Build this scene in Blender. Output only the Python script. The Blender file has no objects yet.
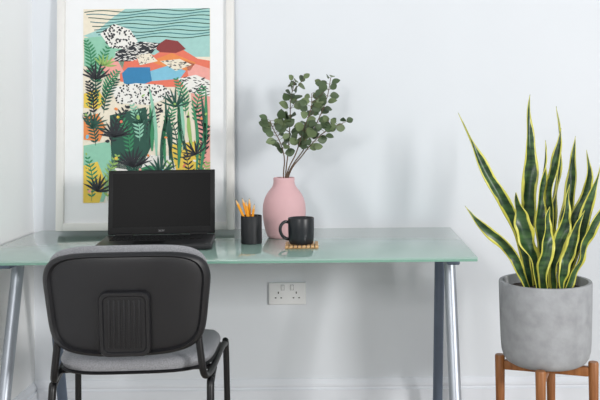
import bpy, bmesh, math, random
from mathutils import Vector, Matrix
random.seed(7)
scene = bpy.context.scene
try:
    scene.view_settings.view_transform = 'Standard'
except Exception: pass
F=862.0; D0=3.38; H=1.18; VX=349.0; VY=116.0
def P(px,py,y):
    d=D0+y
    return Vector(((px-VX)*d/F, y, H-(py-VY)*d/F))
# ---------------------------------------------------------------- materials
def lin(c):
    out=[]
    for v in c[:3]:
        v=v/255.0
        out.append(v/12.92 if v<=0.04045 else ((v+0.055)/1.055)**2.4)
    return (*out,1.0)
MATS={}
def mat(name,rgb,rough=0.5,metal=0.0,var=0.06,scale=20.0,bump=0.0,bscale=200.0,spec=0.5,coat=0.0,ior=1.5):
    if name in MATS: return MATS[name]
    m=bpy.data.materials.new(name); m.use_nodes=True
    nt=m.node_tree; b=nt.nodes['Principled BSDF']
    b.inputs['Roughness'].default_value=rough; b.inputs['Metallic'].default_value=metal
    b.inputs['Specular IOR Level'].default_value=spec; b.inputs['IOR'].default_value=ior
    b.inputs['Coat Weight'].default_value=coat; b.inputs['Coat Roughness'].default_value=0.03
    tc=nt.nodes.new('ShaderNodeTexCoord')
    n=nt.nodes.new('ShaderNodeTexNoise'); n.inputs['Scale'].default_value=scale; n.inputs['Detail'].default_value=4
    nt.links.new(tc.outputs['Object'],n.inputs['Vector'])
    r=nt.nodes.new('ShaderNodeValToRGB')
    c=lin(rgb)
    r.color_ramp.elements[0].position=0.3; r.color_ramp.elements[1].position=0.7
    r.color_ramp.elements[0].color=(c[0]*(1-var),c[1]*(1-var),c[2]*(1-var),1)
    r.color_ramp.elements[1].color=(min(1,c[0]*(1+var)),min(1,c[1]*(1+var)),min(1,c[2]*(1+var)),1)
    nt.links.new(n.outputs['Fac'],r.inputs['Fac']); nt.links.new(r.outputs['Color'],b.inputs['Base Color'])
    if bump>0:
        n2=nt.nodes.new('ShaderNodeTexNoise'); n2.inputs['Scale'].default_value=bscale
        nt.links.new(tc.outputs['Object'],n2.inputs['Vector'])
        bp=nt.nodes.new('ShaderNodeBump'); bp.inputs['Strength'].default_value=bump; bp.inputs['Distance'].default_value=0.002
        nt.links.new(n2.outputs['Fac'],bp.inputs['Height']); nt.links.new(bp.outputs['Normal'],b.inputs['Normal'])
    MATS[name]=m; return m
def woodmat(name,c1,c2,rough=0.45,stretch=(40,40,4)):
    m=bpy.data.materials.new(name); m.use_nodes=True; nt=m.node_tree; b=nt.nodes['Principled BSDF']
    b.inputs['Roughness'].default_value=rough
    tc=nt.nodes.new('ShaderNodeTexCoord'); mp=nt.nodes.new('ShaderNodeMapping'); mp.inputs['Scale'].default_value=stretch
    n=nt.nodes.new('ShaderNodeTexNoise'); n.inputs['Scale'].default_value=2.0; n.inputs['Detail'].default_value=5
    r=nt.nodes.new('ShaderNodeValToRGB'); r.color_ramp.elements[0].color=lin(c1); r.color_ramp.elements[1].color=lin(c2)
    r.color_ramp.elements[0].position=0.3; r.color_ramp.elements[1].position=0.7
    nt.links.new(tc.outputs['Object'],mp.inputs['Vector']); nt.links.new(mp.outputs['Vector'],n.inputs['Vector'])
    nt.links.new(n.outputs['Fac'],r.inputs['Fac']); nt.links.new(r.outputs['Color'],b.inputs['Base Color'])
    return m
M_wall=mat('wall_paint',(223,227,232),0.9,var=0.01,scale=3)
M_wall_lit=mat('wall_paint_left_lit',(244,245,246),0.9,var=0.01,scale=3)  # wall paint lightened, window light on the left wall put into the colour
M_skirt=mat('skirting_paint',(228,231,237),0.4,var=0.01)
M_floor=woodmat('floor_wood',(164,156,146),(190,182,170),0.5,(1.5,18,1))
M_glass=mat('desk_green_glass',(166,196,185),0.05,var=0.02,scale=2,spec=0.7,ior=1.6,coat=1.0)
nt=M_glass.node_tree; pb=nt.nodes['Principled BSDF']; om=[n for n in nt.nodes if n.type=='OUTPUT_MATERIAL'][0]
tr_=nt.nodes.new('ShaderNodeBsdfTranslucent'); tr_.inputs['Color'].default_value=lin((220,238,232))
mxs=nt.nodes.new('ShaderNodeMixShader'); mxs.inputs['Fac'].default_value=0.20
nt.links.new(pb.outputs[0],mxs.inputs[1]); nt.links.new(tr_.outputs[0],mxs.inputs[2]); nt.links.new(mxs.outputs[0],om.inputs['Surface'])
M_glassedge=mat('desk_glass_edge',(120,162,146),0.15,var=0.05,spec=0.7)
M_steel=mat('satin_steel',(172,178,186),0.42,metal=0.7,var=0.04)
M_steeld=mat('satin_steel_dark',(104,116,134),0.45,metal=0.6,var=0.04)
M_blk=mat('black_plastic',(25,25,28),0.40,bump=0.15,bscale=900,var=0.08,spec=0.45)
M_blk2=mat('black_frame_paint',(16,16,18),0.35,spec=0.4)
M_fab=mat('grey_fabric',(144,145,149),0.95,var=0.24,scale=350,bump=0.5,bscale=900,spec=0.2)
M_laptop=mat('laptop_black',(13,13,14),0.42,spec=0.3)
M_lapbase=mat('laptop_deck',(26,26,28),0.4,spec=0.45)
M_screen=mat('laptop_screen',(5,5,6),0.4,var=0.0,spec=0.12)
M_key=mat('laptop_key',(12,12,13),0.5,spec=0.3)
M_logo=mat('logo_grey',(120,120,122),0.4)
M_frame=mat('frame_white_paint',(230,228,224),0.4,var=0.02)
M_mat=mat('mount_board',(238,239,240),0.85,var=0.01)
M_pink=mat('pink_ceramic',(214,173,176),0.6,var=0.02,spec=0.3)
M_cup=mat('black_metal_cup',(28,30,33),0.5,spec=0.35)
M_mug=mat('black_mug_glaze',(31,34,38),0.36,spec=0.4)
M_pencil=mat('pencil_orange',(240,160,30),0.4)
M_pwood=mat('pencil_wood',(226,184,130),0.7)
M_lead=mat('pencil_lead',(40,36,34),0.5)
M_cork=woodmat('coaster_wood',(184,142,94),(214,176,126),0.6,(30,6,30))
M_plate=mat('socket_white_plastic',(236,237,238),0.3,var=0.0)
M_hole=mat('socket_hole',(45,45,48),0.6)
M_conc=mat('concrete',(160,162,165),0.9,var=0.13,scale=24,bump=0.3,bscale=90,spec=0.2)
M_soil=mat('soil',(52,40,32),0.95,var=0.4,scale=60,bump=1,bscale=120)
M_oak=woodmat('stand_wood',(130,78,38),(168,110,60),0.42,(30,30,3))
M_stem=mat('eucalyptus_stem',(98,78,62),0.7)
M_euc=mat('eucalyptus_leaf',(74,92,62),0.5,var=0.35,scale=12)
M_euc2=mat('eucalyptus_leaf_pale',(108,124,86),0.5,var=0.25,scale=12)
def snake():
    m=bpy.data.materials.new('snake_plant_leaf'); m.use_nodes=True; nt=m.node_tree; b=nt.nodes['Principled BSDF']
    b.inputs['Roughness'].default_value=0.36
    uv=nt.nodes.new('ShaderNodeUVMap'); sep=nt.nodes.new('ShaderNodeSeparateXYZ')
    nt.links.new(uv.outputs['UV'],sep.inputs['Vector'])
    s=nt.nodes.new('ShaderNodeMath'); s.operation='SUBTRACT'; s.inputs[1].default_value=0.5
    a=nt.nodes.new('ShaderNodeMath'); a.operation='ABSOLUTE'
    nt.links.new(sep.outputs['X'],s.inputs[0]); nt.links.new(s.outputs[0],a.inputs[0])
    tc=nt.nodes.new('ShaderNodeTexCoord')
    nz=nt.nodes.new('ShaderNodeTexNoise'); nz.inputs['Scale'].default_value=20
    nt.links.new(tc.outputs['Object'],nz.inputs['Vector'])
    ma=nt.nodes.new('ShaderNodeMath'); ma.operation='MULTIPLY_ADD'; ma.inputs[1].default_value=0.26
    nt.links.new(nz.outputs['Fac'],ma.inputs[0]); nt.links.new(a.outputs[0],ma.inputs[2])
    gt=nt.nodes.new('ShaderNodeValToRGB'); gt.color_ramp.elements[0].position=0.48; gt.color_ramp.elements[1].position=0.52
    nt.links.new(ma.outputs[0],gt.inputs['Fac'])
    mp=nt.nodes.new('ShaderNodeMapping'); mp.inputs['Scale'].default_value=(14,14,60)
    n2=nt.nodes.new('ShaderNodeTexNoise'); n2.inputs['Scale'].default_value=1.0; n2.inputs['Detail'].default_value=5
    nt.links.new(tc.outputs['Object'],mp.inputs['Vector']); nt.links.new(mp.outputs['Vector'],n2.inputs['Vector'])
    r=nt.nodes.new('ShaderNodeValToRGB'); r.color_ramp.elements[0].position=0.42; r.color_ramp.elements[1].position=0.76
    r.color_ramp.elements[0].color=lin((26,58,34)); r.color_ramp.elements[1].color=lin((78,114,60))
    nt.links.new(n2.outputs['Fac'],r.inputs['Fac'])
    mx=nt.nodes.new('ShaderNodeMixRGB'); mx.inputs['Color2'].default_value=lin((206,202,86))
    nt.links.new(gt.outputs['Color'],mx.inputs['Fac']); nt.links.new(r.outputs['Color'],mx.inputs['Color1'])
    nt.links.new(mx.outputs['Color'],b.inputs['Base Color'])
    return m
M_snake=snake()
# ---------------------------------------------------------------- helpers
col=scene.collection
def top(name,label,cat,loc=(0,0,0),rot=(0,0,0),group=None):
    o=bpy.data.objects.new(name,None); o.empty_display_size=0.05
    o.location=loc; o.rotation_euler=rot; col.objects.link(o)
    o['label']=label; o['category']=cat
    if group: o['group']=group
    return o
def finish(bm,name,mats,parent=None,smooth=False,label=None):
    me=bpy.data.meshes.new(name); 
    bmesh.ops.recalc_face_normals(bm,faces=bm.faces)
    bm.to_mesh(me); bm.free()
    if not isinstance(mats,(list,tuple)): mats=[mats]
    for m in mats: me.materials.append(m)
    if smooth:
        for p in me.polygons: p.use_smooth=True
    o=bpy.data.objects.new(name,me); col.objects.link(o)
    if parent is not None: o.parent=parent
    if label: o['label']=label
    return o
def sharp(o,ang=40):
    me=o.data
    me.set_sharp_from_angle(angle=math.radians(ang))
    return o
def add_box(bm,c,s,bev=0.0,seg=2,rot=None,mi=0):
    M=Matrix.Translation(Vector(c))
    if rot is not None: M=M@rot.to_4x4()
    M=M@Matrix.Diagonal((s[0],s[1],s[2],1))
    r=bmesh.ops.create_cube(bm,size=1,matrix=M)
    vs=r['verts']; fs=set(f for v in vs for f in v.link_faces)
    for f in fs: f.material_index=mi
    if bev>0:
        es=list(set(e for v in vs for e in v.link_edges))
        rr=bmesh.ops.bevel(bm,geom=es,offset=bev,segments=seg,affect='EDGES',profile=0.5)
        for f in rr['faces']: f.material_index=mi
def box(name,c,s,m,parent=None,bev=0.0,seg=2,rot=None,label=None):
    bm=bmesh.new(); add_box(bm,c,s,bev,seg,rot)
    o=finish(bm,name,m,parent,smooth=bev>0,label=label)
    if bev>0: sharp(o,50)
    return o
def add_lathe(bm,prof,c=(0,0,0),seg=48,mi=0,axis=None):
    rings=[]
    for r,z in prof:
        if r<1e-5:
            rings.append([bm.verts.new((c[0],c[1],c[2]+z))])
        else:
            rings.append([bm.verts.new((c[0]+r*math.cos(2*math.pi*i/seg),c[1]+r*math.sin(2*math.pi*i/seg),c[2]+z)) for i in range(seg)])
    for a,b in zip(rings,rings[1:]):
        for i in range(seg):
            j=(i+1)%seg
            if len(a)==1 and len(b)==1: continue
            if len(a)==1: f=bm.faces.new((a[0],b[i],b[j]))
            elif len(b)==1: f=bm.faces.new((a[i],a[j],b[0]))
            else: f=bm.faces.new((a[i],a[j],b[j],b[i]))
            f.material_index=mi
def lathe(name,prof,m,parent=None,c=(0,0,0),seg=48,ang=40):
    bm=bmesh.new(); add_lathe(bm,prof,c,seg)
    return sharp(finish(bm,name,m,parent,smooth=True),ang)
def catmull(pts,n=8):
    pts=[Vector(p) for p in pts]; out=[]
    P0=[pts[0]*2-pts[1]]+pts+[pts[-1]*2-pts[-2]]
    for i in range(1,len(P0)-2):
        a,b,c,d=P0[i-1],P0[i],P0[i+1],P0[i+2]
        for k in range(n):
            t=k/n
            out.append(0.5*((2*b)+(c-a)*t+(2*a-5*b+4*c-d)*t*t+(3*b-a-3*c+d)*t**3))
    out.append(pts[-1]); return out
def add_tube(bm,pts,rad,seg=12,mi=0,flat=1.0):
    pts=[Vector(p) for p in pts]; n=len(pts)
    rads=rad if isinstance(rad,(list,tuple)) else [rad]*n
    up=None; rings=[]
    for i,p in enumerate(pts):
        t=(pts[min(i+1,n-1)]-pts[max(i-1,0)]).normalized()
        if up is None:
            up=t.orthogonal().normalized()
        up=(up-t*up.dot(t)).normalized()
        s=t.cross(up)
        rings.append([bm.verts.new(p+up*math.cos(2*math.pi*k/seg)*rads[i]+s*math.sin(2*math.pi*k/seg)*rads[i]*flat) for k in range(seg)])
    for a,b in zip(rings,rings[1:]):
        for i in range(seg):
            f=bm.faces.new((a[i],a[(i+1)%seg],b[(i+1)%seg],b[i])); f.material_index=mi
    f=bm.faces.new(rings[0]); f.material_index=mi
    f=bm.faces.new(rings[-1]); f.material_index=mi
def tube(name,pts,rad,m,parent=None,seg=16,smoothn=0,label=None,flat=1.0):
    if smoothn: pts=catmull(pts,smoothn)
    bm=bmesh.new(); add_tube(bm,pts,rad,seg,flat=flat)
    return sharp(finish(bm,name,m,parent,smooth=True,label=label),60)
# ---------------------------------------------------------------- room
def struct(o): o['kind']='structure'; return o
XL=-1.24; XR=3.6; YB=0.0; YF=-5.2; ZC=2.6
struct(box('floor',((XL+XR)/2,YF/2,-0.05),(XR-XL+0.2,-YF+0.2,0.1),M_floor))
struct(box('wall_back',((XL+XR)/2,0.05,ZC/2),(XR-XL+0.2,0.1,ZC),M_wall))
struct(box('wall_left',(XL-0.05,YF/2-0.0,ZC/2),(0.1,-YF,ZC),M_wall_lit))
def skirting(name,L):
    prof=[(0,0),(-0.018,0),(-0.018,0.112),(-0.011,0.116),(-0.010,0.121),(-0.014,0.127),(-0.013,0.136),(-0.007,0.146),(-0.004,0.152),(0,0.153)]
    bm=bmesh.new(); A=[bm.verts.new((0,y,z)) for y,z in prof]; B=[bm.verts.new((L,y,z)) for y,z in prof]
    n=len(prof)
    for i in range(n): bm.faces.new((A[i],A[(i+1)%n],B[(i+1)%n],B[i]))
    bm.faces.new(A); bm.faces.new(B)
    return struct(finish(bm,name,M_skirt))
o=skirting('baseboard_back',XR-XL); o.location=(XL,0,0)
o=skirting('baseboard_left',-YF-0.02); o.location=(XL,YF,0); o.rotation_euler=(0,0,math.pi/2)
# ---------------------------------------------------------------- desk
ZT=0.745
desk=top('desk','pale green glass-topped desk on silver tubular trestle legs','desk',(-0.405,-0.4,0))
DX=0.795; DY0=-0.35; DY1=0.37
box('tabletop',(0,(DY0+DY1)/2,ZT-0.006),(2*DX,DY1-DY0,0.012),M_glass,desk,bev=0.002,seg=2)
bm=bmesh.new(); add_box(bm,(0,DY0-0.0008,ZT-0.0085),(2*DX-0.006,0.0025,0.0065)); 
finish(bm,'tabletop_edge',M_glassedge,desk)
for X in (0.326+0.405,-1.092+0.405):
    tr=bpy.data.objects.new('trestle',None); tr.empty_display_size=0.05; col.objects.link(tr); tr.parent=desk; tr.location=(X,0,0)
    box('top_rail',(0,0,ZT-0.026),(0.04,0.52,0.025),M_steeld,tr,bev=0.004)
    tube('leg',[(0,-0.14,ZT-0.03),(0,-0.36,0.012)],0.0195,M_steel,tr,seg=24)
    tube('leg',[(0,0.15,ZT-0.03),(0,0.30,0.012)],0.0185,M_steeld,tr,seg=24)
    for yy in (-0.362,0.302):
        lathe('foot_cap',[(0,0),(0.022,0),(0.022,0.02),(0.0,0.024)],M_blk,tr,(0,yy,0),24)
    for yy in (-0.16,0.16):
        lathe('mount_disc',[(0,0),(0.028,0),(0.028,0.014),(0,0.014)],M_steeld,tr,(0,yy,ZT-0.0262),24)
# ---------------------------------------------------------------- chair
CH=top('office_chair','black plastic stacking chair with grey fabric seat, tucked at the desk','chair',(-0.627,-0.80,0),(0,0,math.radians(4)))
def shell_mesh(name,w_top,w_bot,z0,z1,yc,curve,th_f,th_b,m,parent,n=4.5,rim=0.0,N=28,R=12,tilt=0.0,label=None):
    bm=bmesh.new(); zc=(z0+z1)/2; hz=(z1-z0)/2
    seg=N*4
    def pos(k,r,side):
        a=2*math.pi*k/seg; c,s=math.cos(a),math.sin(a)
        ex=math.copysign(abs(c)**(2/n),c)*r; ez=math.copysign(abs(s)**(2/n),s)*r
        v=(ez+1)/2
        w=(w_bot+(w_top-w_bot)*min(1,v*1.35))/2
        x=ex*w; z=zc+ez*hz + (0.006*(1-ex*ex) if ez>0 else -0.010*(1-ex*ex))*abs(ez)
        y=yc-curve*(1-(x/(w_top/2))**2) + tilt*(z-zc)
        edge=(1-r**10)**0.5 if r<1 else 0
        if side>0: y+=th_f*edge
        else:
            y-=th_b*edge
            if rim>0 and r<0.93: y+=rim*min(1,(0.93-r)/0.03)
        return (x,y,z)
    rs=[0.25,0.5,0.7,0.8,0.86,0.89,0.90,0.91,0.93,0.95,0.97,0.985,0.995,1.0]
    def skin(side,rim_ring=None):
        cen=bm.verts.new(pos(0,0.0001,side)); prev=None
        for r in rs:
            if r==1.0 and rim_ring: ring=rim_ring
            else: ring=[bm.verts.new(pos(k,r,side)) for k in range(seg)]
            for k in range(seg):
                j=(k+1)%seg
                if prev is None: bm.faces.new((cen,ring[k],ring[j]))
                else: bm.faces.new((prev[k],prev[j],ring[j],ring[k]))
            prev=ring
        return prev
    rr=skin(1); skin(-1,rr)
    return sharp(finish(bm,name,m,parent,smooth=True,label=label),50)
BR=bpy.data.objects.new('backrest',None); BR.empty_display_size=0.05; col.objects.link(BR); BR.parent=CH; BR.location=(0,-0.21,0)
shell_mesh('back_shell',0.456,0.412,0.540,0.813,0.0,0.035,0.014,0.020,M_blk,BR,n=5.2,rim=0.011,tilt=-0.10)
shell_mesh('back_cushion',0.440,0.394,0.551,0.8290,0.016,0.035,0.030,0.004,M_fab,BR,n=5.2,tilt=-0.10,label='grey fabric back cushion')
def rrect(w,h,r,n=8):
    pts=[]
    for cx,cz,a0 in ((w/2-r,h/2-r,0),(-w/2+r,h/2-r,90),(-w/2+r,-h/2+r,180),(w/2-r,-h/2+r,270)):
        for i in range(n+1):
            a=math.radians(a0+90*i/n); pts.append((cx+r*math.cos(a),cz+r*math.sin(a)))
    return pts
bm=bmesh.new(); Rt=Matrix.Rotation(math.radians(5.7),3,'X'); rings=[]
for w_,h_,r_,y_ in ((0.140,0.182,0.026,0.006),(0.138,0.180,0.025,-0.006),(0.132,0.174,0.023,-0.010),(0.116,0.158,0.018,-0.010),(0.110,0.152,0.015,-0.0055)):
    rings.append([bm.verts.new(Rt@Vector((x,y_,z))+Vector((0,-0.0445,0.625))) for x,z in rrect(w_,h_,r_)])
for a,b in zip(rings,rings[1:]):
    for i in range(len(a)): bm.faces.new((a[i],a[(i+1)%len(a)],b[(i+1)%len(a)],b[i]))
bm.faces.new(rings[-1]); bm.faces.new(rings[0])
for i in range(-3,4):
    add_box(bm,Rt@Vector((i*0.0135,-0.0065,0))+Vector((0,-0.0445,0.625)),(0.006,0.004,0.134),0.0015,2,Rt)
sharp(finish(bm,'bracket_cover',M_blk,BR,smooth=True))
def seat_pad(name,w,d,z0,z1,m,n=4.2,label=None,yc=0.02):
    bm=bmesh.new(); seg=96; rings=[]
    levels=[(0.0,z0),(0.9,z0),(0.97,z0+0.004),(1.0,(z0+z1)/2),(0.985,z1-0.010),(0.95,z1-0.003),(0.85,z1),(0.5,z1-0.003),(0.0,z1-0.006)]
    for r,z in levels:
        if r==0: rings.append([bm.verts.new((0,yc,z))]); continue
        ring=[]
        for k in range(seg):
            a=2*math.pi*k/seg; c,s=math.cos(a),math.sin(a)
            ex=math.copysign(abs(c)**(2/n),c)*r; ey=math.copysign(abs(s)**(2/n),s)*r
            ww=w*(1+0.04*ey)
            zz=z-(0.022*max(0,(ey-0.6)/0.4)**2)
            ring.append(bm.verts.new((ex*ww/2,yc+ey*d/2,zz)))
        rings.append(ring)
    for a,b in zip(rings,rings[1:]):
        for i in range(seg):
            j=(i+1)%seg
            if len(a)==1: bm.faces.new((a[0],b[i],b[j]))
            elif len(b)==1: bm.faces.new((a[i],a[j],b[0]))
            else: bm.faces.new((a[i],a[j],b[j],b[i]))
    return sharp(finish(bm,name,m,CH,smooth=True,label=label),50)
seat_pad('seat',0.452,0.40,0.470,0.506,M_fab,n=3.6,label='grey fabric seat cushion')
seat_pad('seat_shell',0.455,0.404,0.462,0.476,M_blk,n=3.6)
for sx in (-1,1):
    tube('frame_rail',[(sx*0.240,0.215,0.0),(sx*0.236,0.205,0.415),(sx*0.233,0.18,0.449),(sx*0.228,0.12,0.454),(sx*0.218,-0.10,0.453),(sx*0.208,-0.178,0.457),(sx*0.202,-0.202,0.480),(sx*0.196,-0.205,0.53),(sx*0.188,-0.202,0.60)],0.0100,M_blk2,CH,smoothn=6)
    tube('leg',[(sx*0.220,-0.08,0.449),(sx*0.219,-0.14,0.434),(sx*0.219,-0.168,0.39),(sx*0.225,-0.22,0.0)],0.0108,M_blk2,CH,smoothn=6)
tube('cross_bar',[(-0.225,0.10,0.454),(0.225,0.10,0.454)],0.008,M_blk2,CH)
tube('cross_bar',[(-0.218,-0.08,0.454),(0.218,-0.08,0.454)],0.008,M_blk2,CH)
# ---------------------------------------------------------------- laptop
LP=top('laptop','open black laptop with dark screen standing on the glass desk','laptop',(-0.668,-0.325,ZT),(0,0,math.radians(6)))
box('base',(0,-0.127,0.0115),(0.378,0.254,0.019),M_lapbase,LP,bev=0.004,seg=3)
bm=bmesh.new()
for r in range(5):
    for c in range(15):
        add_box(bm,(-0.15+c*0.0205+(r%2)*0.004,-0.045-r*0.0195,0.0222),(0.0175,0.0165,0.0025),0.0008,1)
finish(bm,'keyboard',M_key,LP)
box('trackpad',(-0.02,-0.195,0.0213),(0.10,0.06,0.001),M_screen,LP)
for x in (-0.13,0.13):
    tube('hinge',[(x-0.03,0.0,0.022),(x+0.03,0.0,0.022)],0.006,M_laptop,LP)
LID=bpy.data.objects.new('screen_lid',None); LID.empty_display_size=0.05; col.objects.link(LID); LID.parent=LP; LID.location=(0,0.002,0.022); LID.rotation_euler=(math.radians(-9),0,0)
box('lid_shell',(0,0.004,0.1140),(0.374,0.009,0.228),M_laptop,LID,bev=0.003,seg=3)
box('display',(0,-0.0008,0.121),(0.342,0.0012,0.190),M_screen,LID)
tx=bpy.data.curves.new('wordmark','FONT'); tx.body='acer'; tx.size=0.013; tx.extrude=0.0002; tx.align_x='CENTER'
to=bpy.data.objects.new('tmp',tx); col.objects.link(to)
dg=bpy.context.evaluated_depsgraph_get(); me=bpy.data.meshes.new_from_object(to.evaluated_get(dg)); bpy.data.objects.remove(to)
me.materials.clear(); me.materials.append(M_logo)
wo=bpy.data.objects.new('wordmark',me); col.objects.link(wo); wo.parent=LID; wo.location=(0,-0.0009,0.0095); wo.rotation_euler=(math.pi/2,0,0)
# ---------------------------------------------------------------- framed print
S=258.0
FX0,FX1=57.5,234.5
fw=(FX1-FX0)/S; fcx=((FX0+FX1)/2-VX)/S; fh=0.985
FR=top('framed_print','large white frame with colourful jungle landscape print, leaning on the wall','framed picture',(fcx,-0.046,ZT+0.0015),(math.radians(-2.6),0,0))
b=0.030; t=0.03
bm=bmesh.new()
add_box(bm,(-fw/2+b/2,-t/2,fh/2),(b,t,fh),0.003,2)
add_box(bm,(fw/2-b/2,-t/2,fh/2),(b,t,fh),0.003,2)
add_box(bm,(0,-t/2,b/2),(fw-2*b+0.004,t-0.001,b),0.003,2)
add_box(bm,(0,-t/2,fh-b/2),(fw-2*b+0.004,t-0.001,b),0.003,2)
sharp(finish(bm,'frame',M_frame,FR,smooth=True))
box('mount_board',(0,-0.010,fh/2),(fw-2*b+0.004,0.008,fh-2*b+0.004),M_mat,FR)
ART={}
def am(n,rgb): 
    ART[n]=mat('print_'+n,rgb,0.6,var=0.04,scale=60); return ART[n]
cols=dict(cream=(234,224,204),aqua=(160,204,198),teal=(44,112,120),coral=(228,116,92),pink=(236,164,154),red=(136,52,52),blue=(44,126,174),
 sky=(126,190,214),black=(34,38,44),white=(234,232,226),green=(52,136,92),lime=(146,184,100),dgreen=(30,80,66),yellow=(228,196,76),orange=(230,138,74),grey=(140,148,148),mint=(142,198,172))
names=list(cols.keys())
for k,v in cols.items(): am(k,v)
abm=bmesh.new()
X0,X1,Y0,Y1=83.0,210.5,13.0,207.0
def ap(px,py,L):
    px=min(max(px,X0),X1); py=min(max(py,Y0),Y1)
    return ((px-VX)/S-fcx, -0.0145-L*0.00022, (234.5-py)/S+0.0)
def poly(pts,c,L):
    out=[]
    for p in pts:
        q=ap(p[0],p[1],L)
        if not out or (Vector(q)-Vector(out[-1])).length>1e-5: out.append(q)
    if len(out)>2 and (Vector(out[0])-Vector(out[-1])).length<1e-5: out.pop()
    if len(out)<3: return
    try:
        f=abm.faces.new([abm.verts.new(q) for q in out]); f.material_index=names.index(c)
    except Exception: pass
def blob(cx,cy,rx,ry,c,L,rot=0,wob=0.0,n=18):
    pts=[]
    for i in range(n):
        a=2*math.pi*i/n; k=1+wob*random.uniform(-1,1)
        x=rx*math.cos(a)*k; y=ry*math.sin(a)*k
        pts.append((cx+x*math.cos(rot)-y*math.sin(rot),cy+x*math.sin(rot)+y*math.cos(rot)))
    poly(pts,c,L)
def lf(x0,y0,x1,y1,w,c,L,bend=0.0,n=7):
    dx,dy=x1-x0,y1-y0; l=math.hypot(dx,dy); nx,ny=-dy/l,dx/l
    A=[];B=[]
    for i in range(n+1):
        t=i/n; o=bend*math.sin(math.pi*t); ww=w*math.sin(math.pi*min(1,t*0.92+0.08))**0.8*0.5 if t<1 else 0
        cx,cy=x0+dx*t+nx*o,y0+dy*t+ny*o
        A.append((cx+nx*ww,cy+ny*ww)); B.append((cx-nx*ww,cy-ny*ww))
    for i in range(n): poly([A[i],A[i+1],B[i+1],B[i]],c,L)
def frond(x0,y0,x1,y1,c,L,bend=4,ll=9,n=11,w=1.6):
    dx,dy=x1-x0,y1-y0; l=math.hypot(dx,dy); ux,uy=dx/l,dy/l; nx,ny=-uy,ux
    lf(x0,y0,x1,y1,1.1,c,L,bend)
    for i in range(1,n+1):
        t=i/(n+0.3); o=bend*math.sin(math.pi*t); cx,cy=x0+dx*t+nx*o,y0+dy*t+ny*o
        k=ll*math.sin(math.pi*(0.12+0.8*t))**0.7
        for s in (-1,1):
            lf(cx,cy,cx+(ux*0.6+nx*s*0.8)*k,cy+(uy*0.6+ny*s*0.8)*k,w,c,L,0,3)
def fan(x,y,r,a0,a1,n,c,L,w=2.0):
    for i in range(n):
        a=math.radians(a0+(a1-a0)*i/(n-1)); rr=r*random.uniform(0.85,1.05)
        lf(x,y,x+rr*math.cos(a),y-rr*math.sin(a),w,c,L,random.uniform(-1,1),4)
poly([(X0,Y0),(X1,Y0),(X1,Y1),(X0,Y1)],'cream',0)
poly([(83,13),(210,13),(210,62),(150,62),(118,50),(83,40)],'aqua',1)
poly([(83,13),(125,13),(112,22),(98,34),(83,40)],'cream',2)
for i in range(9):
    y=15.5+i*3.4; xs=84+ (i*2)
    for k in range(20):
        xa=xs+k*(210-xs)/20; xb=xs+(k+1)*(210-xs)/20
        fa=y+1.2*math.sin(xa*0.11+i*0.8)-k*0.10; fb=y+1.2*math.sin(xb*0.11+i*0.8)-(k+1)*0.10
        poly([(xa,fa),(xb,fb),(xb,fb+0.9),(xa,fa+0.9)],'teal' if i%2 else 'dgreen',3)
poly([(120,66),(134,60),(146,57),(154,60),(168,52),(182,54),(198,64),(210,66),(210,92),(150,92),(120,86)],'coral',4)
poly([(154,52),(166,44),(178,46),(186,54),(176,58),(160,57)],'red',5)
poly([(150,66),(172,58),(196,68),(190,76),(165,72)],'orange',5)
poly([(186,66),(210,74),(210,190),(200,185),(196,140),(190,90)],'pink',5)
poly([(122,78),(128,72),(150,72),(152,86),(136,92),(124,88)],'blue',6)
poly([(150,76),(170,70),(186,76),(180,84),(152,86)],'sky',6)
poly([(84,42),(110,40),(126,58),(122,76),(104,80),(84,70)],'mint',4)
poly([(98,68),(116,62),(124,76),(110,84)],'pink',6)
def patch(pts,bg,fg,L,n,r,stripe=False):
    poly(pts,bg,L)
    xs=[p[0] for p in pts]; ys=[p[1] for p in pts]
    def inside(x,y):
        c=False; j=len(pts)-1
        for i in range(len(pts)):
            xi,yi=pts[i]; xj,yj=pts[j]
            if (yi>y)!=(yj>y) and x<(xj-xi)*(y-yi)/(yj-yi)+xi: c=not c
            j=i
        return c
    k=0; tries=0
    while k<n and tries<n*20:
        tries+=1
        x=random.uniform(min(xs)+1,max(xs)-1); y=random.uniform(min(ys)+1,max(ys)-1)
        if inside(x,y):
            k+=1
            if stripe: blob(x,y,r*2.6,r*0.55,fg,L+1,random.uniform(-0.5,0.5),0,8)
            else: blob(x,y,r*random.uniform(0.6,1.3),r*random.uniform(0.5,1),fg,L+1,random.uniform(0,3),0.2,8)
patch([(100,38),(114,28),(130,34),(138,46),(126,54),(110,52)],'white','black',7,80,1.2)
patch([(116,56),(140,46),(160,48),(152,58),(130,66),(114,66)],'black','white',7,70,0.8,True)
patch([(110,92),(136,88),(162,90),(176,100),(150,110),(118,108)],'white','black',7,120,1.0)
patch([(178,84),(196,80),(210,86),(210,102),(190,98)],'white','black',7,50,0.8,True)
patch([(160,66),(180,64),(192,70),(176,76)],'cream','black',8,30,0.6,True)
patch([(150,112),(172,106),(182,124),(178,150),(160,160),(148,140)],'cream','grey',7,30,0.9)
patch([(84,98),(98,94),(106,106),(98,114),(84,112)],'yellow','green',7,30,1.0)
patch([(136,60),(150,58),(158,66),(140,70)],'cream','black',8,24,0.6)
poly([(84,122),(98,118),(106,132),(100,146),(84,144)],'orange',7)
poly([(84,150),(110,146),(116,176),(104,206),(84,206)],'mint',7)
poly([(84,170),(98,166),(106,186),(100,207),(84,207)],'yellow',8)
poly([(110,120),(146,112),(152,150),(140,176),(112,172)],'dgreen',7)
patch([(108,168),(150,160),(190,162),(208,176),(208,207),(106,207)],'white','grey',7,40,0.8)
poly([(120,180),(150,170),(176,180),(170,207),(122,207)],'green',9)
poly([(170,150),(200,146),(204,180),(180,190)],'yellow',9)
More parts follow.
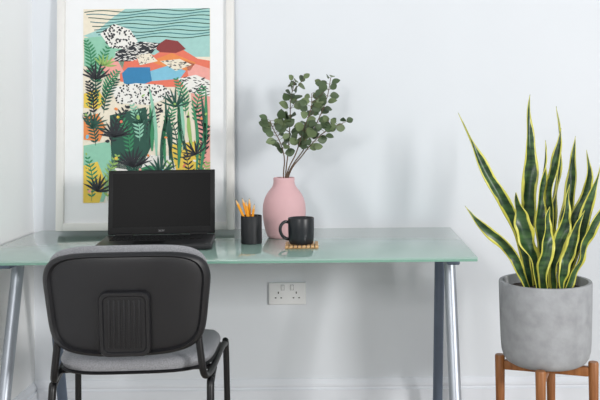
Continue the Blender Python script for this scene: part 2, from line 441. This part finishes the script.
for (x,y,xx,yy,c,bd) in [(90,80,86,45,'green',3),(98,90,108,52,'green',-3),(92,110,92,70,'dgreen',4),(104,104,118,76,'green',-3),(94,120,88,86,'black',2),(104,118,118,84,'dgreen',-4),(96,150,86,118,'dgreen',3),(112,150,128,112,'black',-5),
    (186,120,176,84,'green',3),(196,130,204,92,'green',-3),(178,170,170,120,'dgreen',3),(200,180,208,132,'dgreen',-3),(130,160,120,122,'green',4),(150,150,160,110,'black',-3),
    (92,205,88,162,'green',3),(108,205,118,160,'lime',-4),(140,205,128,168,'dgreen',3),(160,205,172,164,'lime',-3),(190,205,186,160,'black',2),(200,205,208,168,'lime',-2),
    (206,160,196,112,'black',3),(140,146,132,110,'mint',3),(168,146,176,108,'green',-3)]:
    frond(x,y,xx,yy,c,10,bd,8,10,1.9)
for i in range(14):
    x=148+i*4.4; lf(x,random.uniform(150,180),x+random.uniform(-10,10),random.uniform(88,120),random.uniform(3,5),random.choice(['green','dgreen','lime','green','mint']),11,random.uniform(-4,4))
fan(96,84,20,20,160,9,'black',12,2.0)
fan(92,132,18,-10,130,9,'dgreen',12,2.0)
fan(116,142,20,10,170,11,'black',12,2.2)
fan(176,112,20,20,160,9,'dgreen',12,2.0)
fan(134,172,22,20,160,11,'black',12,2.2)
fan(196,160,17,40,190,9,'black',12,2.0)
fan(104,70,14,0,140,7,'lime',12,2.0)
fan(160,180,20,30,160,9,'dgreen',13,2.4)
fan(98,196,18,10,150,9,'black',13,2.2)
fan(182,200,22,30,160,10,'green',13,2.4)
fan(142,128,16,30,180,9,'dgreen',13,2.2)
fan(124,204,18,20,160,9,'yellow',13,2.2)
for i in range(40):
    blob(random.uniform(86,208),random.uniform(96,204),random.uniform(1.0,2.4),random.uniform(0.8,1.8),random.choice(['coral','yellow','white','pink','orange','lime','sky','black']),14,random.uniform(0,3),0.15,9)
finish(abm,'print',[ART[n] for n in names],FR)
# ---------------------------------------------------------------- vase + eucalyptus
random.seed(45)
VXW,VYW=(283.5-VX)/276,-0.26
vase=top('vase','matte pink bulbous ceramic vase holding eucalyptus branches','vase',(VXW,VYW,ZT))
prof=[(0,0.0),(0.056,0.0),(0.061,0.003),(0.067,0.018),(0.0725,0.042),(0.0765,0.07),(0.0780,0.095),(0.0765,0.118),(0.0710,0.139),(0.0620,0.157),(0.0515,0.171),(0.0435,0.181),(0.0395,0.190),(0.0380,0.200),(0.0385,0.213),(0.0365,0.2148),(0.034,0.210),(0.034,0.195),(0.045,0.172),(0.06,0.14),(0.068,0.1),(0.06,0.03),(0,0.012)]
lathe('vase_body',prof,M_pink,vase,ang=60)
branches=[
 [(283,222,0),(283,176,0),(284,158,0.0),(280,142,-0.02),(274,130,-0.03),(270,120,-0.03)],
 [(283,222,0),(285,176,0),(288,150,0.01),(290,120,0.02),(291,98,0.02),(295,82,0.01)],
 [(283,222,0),(286,176,0),(296,152,-0.02),(304,128,-0.04),(311,108,-0.05),(312,93,-0.05)],
 [(283,222,0),(287,176,0),(304,148,0.02),(318,120,0.03),(327,98,0.04),(331,78,0.04)],
 [(283,222,0),(288,176,0),(302,155,-0.03),(315,140,-0.05),(327,130,-0.06),(343,123,-0.06)],
]
def euc_leaf(bm,c,dirv,nrm,w,l):
    dirv=dirv.normalized(); nrm=(nrm-dirv*nrm.dot(dirv)).normalized(); s=dirv.cross(nrm)
    n=7; L=[];R=[];C=[]; mi=1 if random.random()<0.35 else 0
    for i in range(n+1):
        t=i/n; ww=w*0.5*math.sin(math.pi*t**0.9)**0.7 if 0<t<1 else 0.0006
        cc=c+dirv*(l*t)+nrm*(-0.12*l*t*t)
        C.append(bm.verts.new(cc)); L.append(bm.verts.new(cc+s*ww+nrm*ww*0.22)); R.append(bm.verts.new(cc-s*ww+nrm*ww*0.22))
    for i in range(n):
        for f in (bm.faces.new((L[i],L[i+1],C[i+1],C[i])),bm.faces.new((C[i],C[i+1],R[i+1],R[i]))): f.material_index=mi
for bi,br in enumerate(branches):
    org=Vector((VXW,VYW,ZT+0.214))
    E=top('eucalyptus_branch','eucalyptus branch with round grey-green leaves standing in the pink vase','branch',org,group='eucalyptus branches in the pink vase')
    pts=[P(a,b_,VYW+dy)-org for a,b_,dy in br]
    sp=catmull(pts,10)
    bm=bmesh.new(); n=len(sp)
    add_tube(bm,sp,[0.0028*(1-0.6*i/n) for i in range(n)],8)
    lb=bmesh.new()
    idx=list(range(23,n,3))
    for q,i in enumerate(idx):
        p=sp[i]; tg=(sp[min(i+1,n-1)]-sp[i-1]).normalized()
        base=random.choice([0.2,-0.3,0.8,1.3]) 
        for k in (0,1):
            if random.random()<0.06: continue
            a=base+k*math.pi+random.uniform(-0.5,0.5)
            side=Vector((math.cos(a),0.8*math.sin(a),random.uniform(-0.5,0.4)))
            d=(side+tg*0.4).normalized()
            stem_l=0.005+random.uniform(0,0.011)
            st=p+d*stem_l
            add_tube(bm,[p,st],0.0008,5)
            nr=Vector((random.uniform(-0.9,0.9),-1,random.uniform(-0.4,1.0))).normalized()
            sz=random.uniform(0.023,0.034)*(1.0 if i<n-5 else 0.8)
            euc_leaf(lb,st,d,nr,sz,sz*1.28)
    for i in idx[1:-1:3]:
        p=sp[i]; a=random.choice([-1,1,1]) if bi else 1
        e=p+Vector((a*random.uniform(0.02,0.045),random.uniform(-0.03,0.03),random.uniform(0.02,0.05)))
        add_tube(bm,[p,(p+e)/2+Vector((0,0,-0.004)),e],0.001,6)
        for k in range(3):
            d=Vector((a*random.uniform(-0.4,1),random.uniform(-0.6,0.6),random.uniform(-0.2,1))).normalized()
            sz=random.uniform(0.022,0.032)
            euc_leaf(lb,p.lerp(e,0.5+0.25*k),d,Vector((random.uniform(-0.8,0.8),-1,random.uniform(-0.4,1.0))),sz,sz*1.28)
    finish(bm,'stem',M_stem,E,smooth=True)
    finish(lb,'leaves',[M_euc,M_euc2],E,smooth=True)
# ---------------------------------------------------------------- pencil cup
CX,CY=(250.5-VX)/290,-0.41
cup=top('pencil_cup','black round pencil cup holding orange pencils','pencil holder',(CX,CY,ZT))
lathe('cup_body',[(0,0),(0.034,0),(0.036,0.002),(0.036,0.094),(0.0350,0.0955),(0.0342,0.094),(0.0342,0.004),(0,0.004)],M_cup,cup)
pens=[(-0.022,-0.010,-0.046,0.162),(-0.012,0.012,-0.030,0.156),(-0.004,-0.012,-0.016,0.145),(0.006,0.006,-0.010,0.150),(0.014,-0.004,0.010,0.133),(-0.016,0.0,-0.050,0.144)]
for i,(bx,by,tx_,ln) in enumerate(pens):
    b0=Vector((CX-bx*0.6,CY+by,ZT+0.006)); 
    e=Vector((CX+tx_*0.62,CY+by*1.3,ZT+0.10)); d=(e-b0).normalized()
    E=top('pencil','orange wooden pencil standing in the black cup','pencil',b0,(0,0,0),group='pencils in the black cup')
    E.rotation_mode='QUATERNION'; E.rotation_quaternion=Vector((0,0,1)).rotation_difference(d)
    bm=bmesh.new(); add_lathe(bm,[(0,0),(0.0044,0),(0.0044,ln-0.02)],(0,0,0),6); finish(bm,'pencil_body',M_pencil,E)
    bm=bmesh.new(); add_lathe(bm,[(0.0044,ln-0.02),(0.0012,ln-0.005),(0,ln-0.005)],(0,0,0),12); finish(bm,'pencil_tip',M_pwood,E)
    bm=bmesh.new(); add_lathe(bm,[(0.0012,ln-0.005),(0,ln)],(0,0,0),10); finish(bm,'pencil_lead',M_lead,E)
# ---------------------------------------------------------------- coaster + mug
MX,MY=(299.5-VX)/300,-0.505
co=top('coaster','square slatted light wood coaster under the mug','coaster',(MX+0.004,MY,ZT),(0,0,math.radians(3)))
bm=bmesh.new()
for i in range(8): add_box(bm,(-0.049+i*0.014,0,0.0075),(0.011,0.105,0.007),0.001,1)
for y in (-0.035,0.035): add_box(bm,(0,y,0.002),(0.109,0.012,0.004),0.0005,1)
finish(bm,'slats',M_cork,co)
mug=top('mug','dark grey glazed coffee mug on the wooden coaster','mug',(MX+0.002,MY,ZT+0.0112))
lathe('mug_body',[(0,0),(0.036,0),(0.040,0.003),(0.0425,0.02),(0.0435,0.05),(0.0435,0.084),(0.0425,0.0865),(0.0405,0.085),(0.0405,0.05),(0.039,0.012),(0.03,0.007),(0,0.006)],M_mug,mug,ang=60)
hp=[(-0.040,-0.006,0.072),(-0.054,-0.012,0.074),(-0.066,-0.018,0.062),(-0.068,-0.019,0.045),(-0.061,-0.016,0.028),(-0.050,-0.010,0.019),(-0.040,-0.006,0.016)]
tube('handle',hp,0.0052,M_mug,mug,smoothn=6)
# ---------------------------------------------------------------- socket
so=top('wall_socket','white double electrical wall socket with switches','socket',((286-VX)/255,0,1.18-(292.5-116)/255))
box('face_plate',(0,-0.006,0),(0.146,0.012,0.086),M_plate,so,bev=0.004,seg=3)
for sx in (-1,1):
    bm=bmesh.new()
    add_box(bm,(sx*0.035,-0.0122,0.004),(0.004,0.001,0.008))
    for q in (-0.011,0.011): add_box(bm,(sx*0.035+q,-0.0122,-0.016),(0.0064,0.001,0.004))
    finish(bm,'pin_holes',M_hole,so)
    box('switch',(sx*0.018,-0.0135,0.024),(0.011,0.005,0.019),M_plate,so,bev=0.001,rot=Matrix.Rotation(0.15,3,'X'))
    bm=bmesh.new(); add_box(bm,(sx*0.018,-0.0121,0.024),(0.013,0.0006,0.021)); finish(bm,'switch_gap',M_hole,so)
# ---------------------------------------------------------------- plant stand + potted plant
PX,PY=0.637,-0.56
st=top('plant_stand','mid-brown wooden four-legged plant stand under the concrete pot','plant stand',(PX,PY,0),(0,0,math.radians(-19)))
ZP=0.368
box('cross_bar',(0,0,ZP-0.0165),(0.27,0.026,0.03),M_oak,st,bev=0.003)
box('cross_bar',(0,0,ZP-0.0167),(0.0259,0.27,0.0296),M_oak,st,bev=0.003)
LH=0.384
for a in range(4):
    an=a*math.pi/2; r=0.150
    o=lathe('leg',[(0,0),(0.010,0),(0.0115,0.002),(0.0165,LH-0.006),(0.0145,LH-0.001),(0,LH)],M_oak,st,seg=28)
    o.location=(r*math.cos(an),r*math.sin(an),0)
pp=top('potted_snake_plant','tall snake plant with yellow-edged leaves in a grey concrete pot','potted plant',(PX,PY,ZP))
PH=0.269
prof=[(0,0.0),(0.096,0.0),(0.115,0.004),(0.128,0.012),(0.1375,0.026),(0.1430,0.046),(0.1455,0.08),(0.148,0.16),(0.150,PH-0.004),(0.148,PH),(0.138,PH),(0.136,PH-0.004),(0.132,0.2),(0,0.19)]
lathe('pot',prof,M_conc,pp,seg=72,ang=50)
lathe('soil',[(0,PH-0.022),(0.08,PH-0.026),(0.1335,PH-0.03),(0.128,PH-0.06),(0,PH-0.06)],M_soil,pp,seg=48)
lorg=Vector((PX,PY,ZP))
L=[
 ((529,285),(524,215),(482,178),(458,114),11.5,0.03,-0.02,0.5),
 ((538,288),(528,215),(524,150),(530,96),14,0.04,0.06,-0.3),
 ((527,286),(514,242),(488,240),(464,207),10,-0.04,-0.10,0.4),
 ((548,288),(546,220),(563,170),(556,108),10.5,0.06,0.12,0.7),
 ((536,290),(532,250),(519,225),(515,194),16,-0.06,-0.08,0.1),
 ((550,290),(551,220),(552,165),(561,130),11.5,0.0,0.02,-0.5),
 ((557,290),(559,230),(574,180),(575,138),11,0.03,0.06,0.3),
 ((562,288),(568,235),(593,195),(586,152),11,0.02,0.0,-0.4),
 ((563,290),(570,245),(590,215),(600,166),11,0.0,-0.03,0.4),
 ((565,290),(574,258),(592,236),(612,190),10,-0.03,-0.06,0.0),
 ((545,290),(540,255),(544,230),(549,208),13,-0.07,-0.08,-0.2),
 ((559,290),(562,262),(570,245),(584,212),11,-0.06,-0.08,0.3),
 ((543,290),(537,230),(542,180),(545,142),11,0.02,0.0,0.6),
 ((553,290),(556,250),(561,225),(569,186),12.5,-0.04,-0.05,-0.3),
]
for (b0,c1,c2,tp,w,dy0,dy1,yaw) in L:
    a=P(b0[0],b0[1],PY+dy0); d=P(tp[0],tp[1],PY+dy1); c=P(c1[0],c1[1],PY+dy0*0.7+dy1*0.3); e=P(c2[0],c2[1],PY+dy0*0.3+dy1*0.7)
    rad=Vector((a.x-PX,a.y-PY)); 
    if rad.length>0.09: a.x=PX+rad.x*0.09/rad.length; a.y=PY+rad.y*0.09/rad.length
    a.z=ZP+PH-0.035
    bm=bmesh.new(); uvl=bm.loops.layers.uv.new('UVMap')
    n=40; m=6; W=w/306.0*1.15
    rows=[]
    for i in range(n+1):
        t=i/n; u=1-t
        p=a*u**3+c*3*u*u*t+e*3*u*t*t+d*t**3
        tg=((c-a)*3*u*u+(e-c)*6*u*t+(d-e)*3*t*t).normalized()
        p=p+Vector((0.007*math.sin(t*8+yaw*11)*t*(1-t)*4,0,0))
        ang=yaw*0.6+0.85*math.sin(t*4.2+yaw*7)
        nf=Vector((math.sin(ang),-math.cos(ang),0.1)); nf=(nf-tg*nf.dot(tg)).normalized(); s=tg.cross(nf)
        ww=W*(0.5+0.5*math.sin(min(1,t/0.5)*math.pi/2))*(1 if t<0.5 else max(0.0,1-((t-0.5)/0.5)**1.7))
        ww=max(ww,0.0006)
        wv=0.0048*math.sin(t*22+yaw*9)*min(1,ww/W*1.5)
        wv2=0.0048*math.sin(t*19+yaw*5+1.3)*min(1,ww/W*1.5)
        row=[]
        for j in range(m+1):
            q=2*j/m-1; ed=abs(q)**1.5
            row.append((bm.verts.new(p+s*(ww*q/2*(1+0.09*math.sin(t*26+yaw*4+(0 if q>0 else 2))))+nf*(ww*0.25*ed+(wv if q>0 else wv2)*ed)),j/m,t))
        rows.append(row)
    for i in range(n):
        for j in range(m):
            q=[rows[i][j],rows[i][j+1],rows[i+1][j+1],rows[i+1][j]]
            f=bm.faces.new([x[0] for x in q])
            for lp,x in zip(f.loops,q): lp[uvl].uv=(x[1],x[2])
    for v in bm.verts: v.co-=lorg
    o=finish(bm,'leaf',M_snake,pp,smooth=True)
    md=o.modifiers.new('thick','SOLIDIFY'); md.thickness=0.002
# ---------------------------------------------------------------- lights
w=bpy.data.worlds.new('World'); scene.world=w; w.use_nodes=True
bg=w.node_tree.nodes['Background']; bg.inputs['Color'].default_value=(0.92,0.96,1.0,1); bg.inputs['Strength'].default_value=0.60
def area(name,loc,target,sx,sy,e,c):
    l=bpy.data.lights.new(name,'AREA'); l.shape='RECTANGLE'; l.size=sx; l.size_y=sy; l.energy=e; l.color=c
    o=bpy.data.objects.new(name,l); col.objects.link(o); o.location=loc
    o.rotation_euler=(Vector(target)-Vector(loc)).to_track_quat('-Z','Y').to_euler(); return o
area('window_light',(4.2,-5.1,2.0),(0,0,0.9),0.8,1.1,205,(1.0,0.985,0.97))
area('fill_light',(-0.9,-4.4,2.0),(0,-0.2,0.8),0.5,0.5,32,(1,0.98,0.96))  # added weak fill from the front left, not a lamp of the room
# ---------------------------------------------------------------- camera
cd=bpy.data.cameras.new('camera'); cam=bpy.data.objects.new('camera',cd); col.objects.link(cam)
cam.location=(0,-D0,H); cam.rotation_euler=(math.pi/2,math.radians(0.5),0)
cd.sensor_width=36; cd.sensor_fit='HORIZONTAL'; cd.lens=F/600*36
cd.shift_x=-(VX-300)/600; cd.shift_y=-(200-VY)/600
scene.camera=cam
